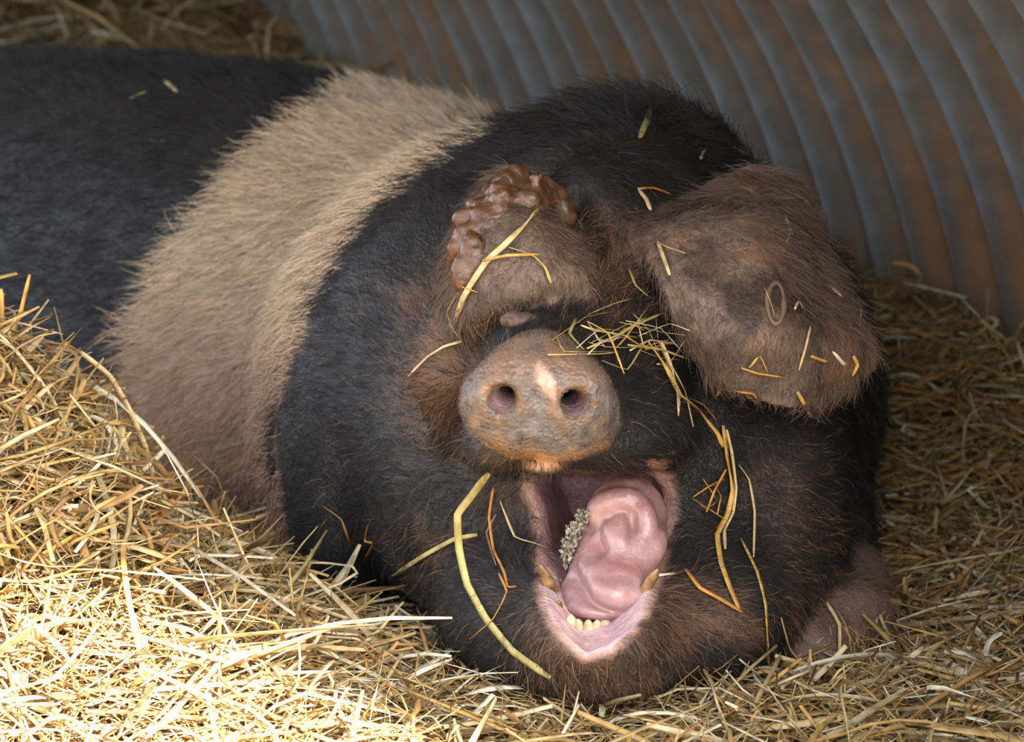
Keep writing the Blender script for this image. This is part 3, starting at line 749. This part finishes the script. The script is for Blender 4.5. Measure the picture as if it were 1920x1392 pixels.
scatter(800, 'mound', .08, .24, .0014, .0034, .035, .30, 10, 2.2, .5, 6, PALEPAL, flat=.09)
scatter(800, 'right', .06, .20, .0014, .0032, .025, .25, 10, 1.9, .5, 6, PALEPAL, flat=.09)
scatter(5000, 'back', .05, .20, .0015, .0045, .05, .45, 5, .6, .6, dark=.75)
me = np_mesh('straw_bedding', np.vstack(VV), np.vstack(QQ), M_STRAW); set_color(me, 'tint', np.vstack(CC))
tag(link('straw_bedding', me), 'golden straw bedding heaped around the pig', 'straw', kind='stuff')

# loose stalks, one object each
def stalk_mesh(L, wd, flat, bend, kink, k=9):
    P = random_paths(1, np.zeros((1, 3)), np.array([L]), np.zeros(1), np.zeros(1), k, bend, kink)
    V, Q, _ = tubes(P, np.array([wd]), np.array([flat]), 6)
    n = len(V); caps = [list(range(5, -1, -1)), list(range(n-6, n))]
    me = bpy.data.meshes.new('straw_stalk'); me.from_pydata([tuple(v) for v in V], [], [tuple(q) for q in Q]+[tuple(c) for c in caps])
    me.polygons.foreach_set('use_smooth', [True]*len(me.polygons)); me.materials.append(M_STALK); return me
VAR = [stalk_mesh(.05+.085*rng.random(), .0013+.0018*rng.random()**2, .12+.3*rng.random(), 1.1, .34*(i % 3 != 0)) for i in range(36)]
LAID = []
def lay(n, xr, yr, label, group, lift=.014, pit=.2, test=None):
    c = 0; tries = 0
    while c < n and tries < 5000:
        tries += 1
        x, y = rng.uniform(*xr), rng.uniform(*yr); z = float(height(x, y))
        q = np.array([x, y, z]); u, v = to_px(q)
        if not (10 < u < 1910 and 560 < v < 1385): continue
        if test and not test(u, v): continue
        if wall_coords(x, y)[1] < .13: continue
        h_, _ = hit(u, v)
        if BVH.find_nearest(Vector((x, y, z+.02)))[3] < .045: continue
        if h_ is not None and (h_-CAM)@FWD < (q-CAM)@FWD+.01: continue
        me = VAR[int(rng.integers(len(VAR)))]
        az = rng.random()*6.283; e = .05
        gz = (float(height(x+e*math.cos(az), y+e*math.sin(az)))-float(height(x-e*math.cos(az), y-e*math.sin(az))))/(2*e)
        rot = (rng.random()*6.28, -math.atan(gz)*.8+float(np.clip(rng.normal(), -1.3, 1.3))*pit, az); sc = (.7+.6*rng.random(), 1, 1)
        M = np.array(Matrix.LocRotScale(Vector((x, y, 0)), __import__('mathutils').Euler(rot), Vector(sc)))
        co = np.array([v.co for v in me.vertices])@M[:3, :3].T+M[:3, 3]
        z = -float(np.quantile(co[:, 2]-height(co[:, 0], co[:, 1]), .25))+.006+lift*.5*rng.random(); free = False
        if float((co[:, 2]+z-height(co[:, 0], co[:, 1])).max()) > .045: continue
        polys = [tuple(p.vertices) for p in me.polygons]
        for up in (0, .004, .008, .012):
            W_ = co+np.array([0, 0, z+up]); bv = BVHTree.FromPolygons([Vector(v) for v in W_], polys)
            if bv.overlap(BVH): break
            if not any(abs(W_.mean(0)-c_).max() < .2 and bv.overlap(b2) for c_, b2 in LAID): free = True; break
        if not free: continue
        LAID.append((W_.mean(0), bv)); o = link('straw_stalk', me); o.location = (x, y, z+up); o.rotation_euler = rot; o.scale = sc
        o.color = (*(PAL[int(rng.integers(len(PAL)))]*(.8+.35*rng.random())), 1); tag(o, label, 'straw', group); c += 1
lay(70, (-.45, -.02), (-.16, .16), 'straw stalk lying loose in the sunlit part of the bedding', 'stalks in the sunlit bedding', test=lambda u, v: v > 950+u*.55 and u < 760)
lay(48, (-.50, -.18), (.06, .40), 'straw stalk on the shaded mound beside the cream band', 'stalks on the mound by the flank', .02, .25, test=lambda u, v: v < 920+u*.5 and u < 560)
lay(40, (-.05, .30), (-.14, .12), 'straw stalk lying in the shade under the yawning chin', 'stalks under the chin', test=lambda u, v: u > 780 and v > 1180)
lay(52, (.16, .60), (.05, 1.3), 'straw stalk lying between the pig and the corrugated wall', 'stalks by the wall', .016, .16, test=lambda u, v: u > 1620)

# ------------------------------------------------------------------ stalks seen singly on the pig and on the heap
def ground_hit(px, py):
    d = ray(px, py); t = np.linspace(2.3, 6, 700); P = CAM+d[None]*t[:, None]
    below = np.nonzero(P[:, 2] < height(P[:, 0], P[:, 1])+.008)[0]
    return P[below[0]] if len(below) else None
def solid(px, py):
    a = hit(px, py)[0]; b = ground_hit(px, py)
    c = [q for q in (a, b) if q is not None]
    return min(c, key=lambda q: q[1]) if c else None
PALE, GOLD, AMBER, GREENISH, BROWNISH, WHITE = (.74, .58, .32), (.70, .45, .13), (.62, .30, .07), (.58, .50, .20), (.42, .22, .09), (.82, .78, .66)
def hero(pts, wpx, col, label, group=None, off=.0055, name='straw_stalk', smooth=2, heap=False, span=.06, root=None):
    A_ = np.array(pts, float); tt = np.linspace(0, len(A_)-1, max(7, 3*(len(A_)-1)+1))
    C = .65*np.stack([np.interp(tt, np.arange(len(A_)), A_[:, 0]), np.interp(tt, np.arange(len(A_)), A_[:, 1])], 1)+.35*crspline(A_, len(tt)); Ys = []
    for q in C:
        h_ = ground_hit(*q) if heap else solid(*q); Ys.append(h_[1] if h_ is not None else np.nan)
    Ys = np.array(Ys); ok = ~np.isnan(Ys)
    if not ok.any(): return
    Ys = np.interp(np.arange(len(Ys)), np.nonzero(ok)[0], Ys[ok])
    if not heap: Ys = np.minimum(Ys, Ys.min()+.10)
    if heap: Ys = np.minimum(Ys, Ys.min()+span)
    if root: Ys = np.full(len(Ys), root)
    for _ in range(smooth):
        Z = Ys.copy(); Z[1:-1] = (Ys[:-2]+Ys[1:-1]*2+Ys[2:])/4; Ys = np.minimum(Ys, Z)
    P = np.array([W(q[0], q[1], y)-ray(*q)*off for q, y in zip(C, Ys)])[None]
    V, Q, _ = tubes(P, np.array([wpx*.5*mpp(float(Ys.mean()))]), np.array([.35]), 6); n = len(V)
    polys = [tuple(q) for q in Q]+[tuple(range(5, -1, -1)), tuple(range(n-6, n))]; view_ = -ray(*C[len(C)//2])
    for _ in range(14):                                  # lie on top of the stalks already there, not through them
        bv = BVHTree.FromPolygons([Vector(v) for v in V], polys)
        if not any(abs(V.mean(0)-c_).max() < .25 and bv.overlap(b2) for c_, b2 in LAID): break
        V = V+view_*.0009
    LAID.append((V.mean(0), bv))
    me = bpy.data.meshes.new(name); me.from_pydata([tuple(v) for v in V], [], polys)
    me.polygons.foreach_set('use_smooth', [True]*len(me.polygons)); me.materials.append(M_STALK)
    o = link(name, me); o.color = (*col, 1); tag(o, label, 'straw', group); return o
hero([(1020, 380), (985, 420), (945, 460), (912, 490), (885, 530), (868, 560), (852, 606)], 13, PALE, 'broad pale straw stalk lying across the muddy ear')
hero([(905, 489), (950, 479), (1012, 477)], 6, GOLD, 'thin yellow straw crossing the broad stalk on the muddy ear')
hero([(955, 464), (985, 474), (1003, 482), (1022, 502), (1033, 531)], 7, GREENISH, 'short curved straw at the tip of the muddy ear')
hero([(866, 640), (832, 650), (800, 670), (765, 706)], 6, PALE, 'thin straw trailing from the muddy ear over the black cheek')
hero([(862, 545), (838, 584), (846, 612), (862, 636)], 5, GOLD, 'thin looped straw under the muddy ear')
hero([(845, 530), (870, 540), (895, 548)], 5, GOLD, 'tiny straw splinter under the broad stalk on the muddy ear')
hero([(1080, 598), (1068, 625), (1095, 656)], 7, GREENISH, 'curled green straw touching the top of the snout')
hero([(1240, 588), (1205, 603), (1165, 622)], 13, GREENISH, 'flat greenish straw leaf above the nest of straw on the nose')
hero([(1185, 560), (1150, 570), (1098, 592)], 6, GREENISH, 'thin green straw leaf lying across the black forehead')
for i in range(26):
    c = np.array([1090+170*rng.random(), 606+62*rng.random()]); a_ = rng.normal()*.5; L = 25+45*rng.random(); d = np.array([math.cos(a_), math.sin(a_)])*L; q = rng.normal(size=2)*20
    hero([c-d, c+q, c+d], 2.5+2.5*rng.random(), [PALE, GREENISH, GOLD, WHITE][i % 4], 'thin curled straw in the tangle over the nose', 'straw tangle over the nose', .004+.008*rng.random())
hero([(1215, 640), (1250, 690), (1275, 740), (1312, 772), (1345, 812), (1356, 838)], 10, GOLD, 'golden straw running down from the nose tangle to the cheek')
hero([(1238, 640), (1258, 690), (1272, 740), (1272, 778)], 13, PALE, 'broad pale straw hanging beside the snout')
hero([(1262, 690), (1285, 735), (1300, 800)], 5, PALE, 'thin pale straw beside the broad one near the snout')
hero([(1290, 745), (1320, 760), (1345, 790)], 5, BROWNISH, 'thin brown straw below the far ear')
hero([(1356, 798), (1364, 860), (1374, 920), (1364, 965), (1345, 1002), (1352, 1055), (1370, 1105), (1388, 1146)], 11, GOLD, 'thick bent golden straw hanging down the cheek beside the mouth')
for pts, w_ in (([(1300, 932), (1330, 912), (1358, 898)], 4), ([(1298, 935), (1330, 955), (1362, 976)], 4), ([(1318, 898), (1345, 940), (1322, 954), (1308, 940)], 4), ([(1325, 960), (1340, 920), (1362, 880)], 5), ([(1345, 965), (1352, 930), (1335, 905)], 4)):
    hero(pts, w_, AMBER, 'fine amber straw knotted round the stalk on the cheek', 'straw knot on the cheek', .006)
hero([(1362, 806), (1372, 850), (1380, 915), (1374, 962), (1358, 995), (1360, 1030)], 8, PALE, 'pale stalk strand beside the bent golden straw on the cheek', off=.005)
hero([(1385, 872), (1405, 900), (1415, 960), (1413, 1045)], 5, PALE, 'long thin pale straw hanging behind the golden one on the cheek')
hero([(1390, 1010), (1420, 1072), (1436, 1135), (1440, 1235), (1440, 1300)], 10, GOLD, 'straight straw reaching from the jowl down to the bedding')
hero([(1285, 1066), (1312, 1102), (1345, 1120), (1392, 1148)], 9, AMBER, 'orange brown straw on the jowl beside the lower lip')
hero([(1198, 1082), (1232, 1079), (1266, 1075)], 8, WHITE, 'short whitish straw resting across the tusk')
hero([(916, 888), (880, 936), (858, 966), (861, 1030), (876, 1096), (912, 1162), (962, 1222), (1032, 1272)], 16, GREENISH, 'long broad yellow straw bent down from the mouth corner')
hero([(925, 915), (917, 970), (925, 1030), (945, 1072), (952, 1100), (968, 1100)], 6, AMBER, 'crooked orange straw hanging beside the open mouth')
hero([(938, 940), (965, 1006), (1000, 1018), (1037, 1031)], 6, PALE, 'pale straw poking into the open mouth')
hero([(935, 1075), (950, 1110), (925, 1160), (880, 1200)], 5, AMBER, 'thin orange straw curling over the chin')
hero([(930, 965), (912, 1000), (930, 1060)], 4, BROWNISH, 'fine brown rootlet beside the open mouth')
hero([(1222, 200), (1212, 228), (1200, 258)], 13, GREENISH, 'short yellow straw on the black crest')
hero([(1198, 356), (1212, 374), (1220, 394)], 10, PALE, 'bent pale straw chip on the forehead')
hero([(1196, 354), (1225, 352), (1258, 364)], 6, AMBER, 'amber straw shred on the forehead')
hero([(1322, 280), (1316, 290), (1314, 298)], 7, PALE, 'small straw chip beside the crest')
hero([(1375, 275), (1400, 290), (1428, 298)], 6, PALE, 'thin straw on the neck above the far ear')
hero([(1233, 452), (1243, 480), (1256, 516)], 8, PALE, 'pale straw stuck at the inner edge of the far ear')
hero([(1232, 455), (1255, 465), (1285, 475)], 5, PALE, 'thin straw across the inner edge of the far ear')
hero([(1180, 505), (1192, 535), (1215, 555)], 6, GREENISH, 'thin straw below the inner edge of the far ear')
hero([(1470, 356), (1495, 366), (1518, 382)], 8, GREENISH, 'yellow straw near the top of the far ear')
hero([(1472, 405), (1482, 430), (1475, 455)], 5, PALE, 'thin straw above the oval hole of the far ear')
hero([(1434, 540), (1444, 565), (1452, 590)], 4, PALE, 'hair-thin straw lying in the oval hole of the far ear')
hero([(1490, 580), (1498, 565), (1506, 578)], 6, PALE, 'tiny folded straw chip beside the oval hole of the far ear')
hero([(1556, 535), (1568, 546), (1580, 556)], 10, PALE, 'flat straw chip on the rim of the far ear')
hero([(1596, 560), (1614, 572), (1612, 612)], 6, PALE, 'bent straw over the outer rim of the far ear')
hero([(1562, 660), (1573, 674), (1584, 686)], 12, WHITE, 'white straw chip near the tip of the far ear')
hero([(1520, 612), (1510, 655), (1498, 695)], 5, PALE, 'upright thin straw low on the far ear')
hero([(1520, 668), (1535, 674), (1552, 680)], 9, GOLD, 'short golden straw low on the far ear')
hero([(1390, 690), (1420, 700), (1472, 708)], 8, GOLD, 'golden straw near the lower edge of the far ear')
hero([(1405, 690), (1425, 668), (1440, 700)], 5, GOLD, 'looped straw near the lower edge of the far ear')
hero([(1345, 742), (1352, 730), (1380, 734), (1412, 738), (1420, 750)], 6, AMBER, 'amber straw along the lower edge of the far ear')
hero([(1495, 735), (1508, 758), (1524, 786)], 8, GOLD, 'straw hanging from the tip of the far ear')
hero([(1600, 668), (1608, 685), (1598, 705)], 8, GOLD, 'straw shred beyond the tip of the far ear')
hero([(308, 150), (320, 160), (332, 171)], 10, PALE, 'pinkish straw chip on the black back')
hero([(245, 184), (262, 176), (280, 170)], 8, GREENISH, 'yellow straw chip on the black back')
# on the heap
hero([(288, 922), (215, 965), (140, 1005), (60, 1052), (0, 1092)], 13, GOLD, 'long golden stalk sloping down the mound by the cream band', span=.3, heap=True, off=.010)
hero([(268, 1000), (298, 968), (326, 938)], 24, AMBER, 'broad orange straw leaf beside the cream band', heap=True, off=.010)
hero([(322, 940), (365, 952), (409, 966), (400, 1010), (385, 1060)], 6, GREENISH, 'thin straw bent at a right angle before the cream band', heap=True, off=.010)
hero([(150, 660), (205, 705), (240, 765), (270, 835), (288, 898)], 18, PALE, 'wide pale stalk drooping over the mound edge', root=.26, heap=True, off=.010)
hero([(60, 640), (130, 648), (195, 690), (235, 735)], 9, BROWNISH, 'brown arched stalk on top of the mound', root=.28, heap=True, off=.010)
hero([(2, 700), (12, 650), (38, 590), (56, 515)], 13, GOLD, 'upright golden leaf blade at the mound top', heap=True, off=.010)
hero([(8, 700), (4, 630), (3, 580), (2, 542)], 12, GOLD, 'upright golden stub at the mound top', heap=True, off=.010)
hero([(1465, 1160), (1480, 1215), (1500, 1238), (1580, 1278), (1655, 1292)], 10, PALE, 'bent pale stalk beside the folded foreleg', off=.01)
hero([(1550, 1130), (1574, 1172), (1574, 1240)], 7, PALE, 'kinked pale stalk in front of the folded foreleg', off=.01)
hero([(1575, 1262), (1640, 1268), (1695, 1276)], 14, WHITE, 'whitish flat stalk below the folded foreleg', off=.012)
hero([(1660, 1195), (1710, 1215), (1765, 1262)], 13, PALE, 'pale tapering leaf on the litter past the folded foreleg', off=.012)
hero([(1760, 1275), (1810, 1277), (1862, 1276)], 12, WHITE, 'white stalk end past the folded foreleg', off=.012)
hero([(486, 1016), (530, 1020), (562, 1040), (585, 1062)], 5, BROWNISH, 'thin brown straw curling up against the black shoulder', off=.01)
hero([(606, 950), (640, 975), (655, 1018)], 5, BROWNISH, 'short dark straw stuck to the black shoulder')
hero([(895, 1003), (850, 1012), (790, 1045), (735, 1082)], 9, GREENISH, 'straw leaning from the bedding on to the black jowl', off=.006)
hero([(690, 985), (684, 1015), (700, 1020), (680, 1055)], 6, AMBER, 'crooked amber straw standing before the black shoulder', off=.006)
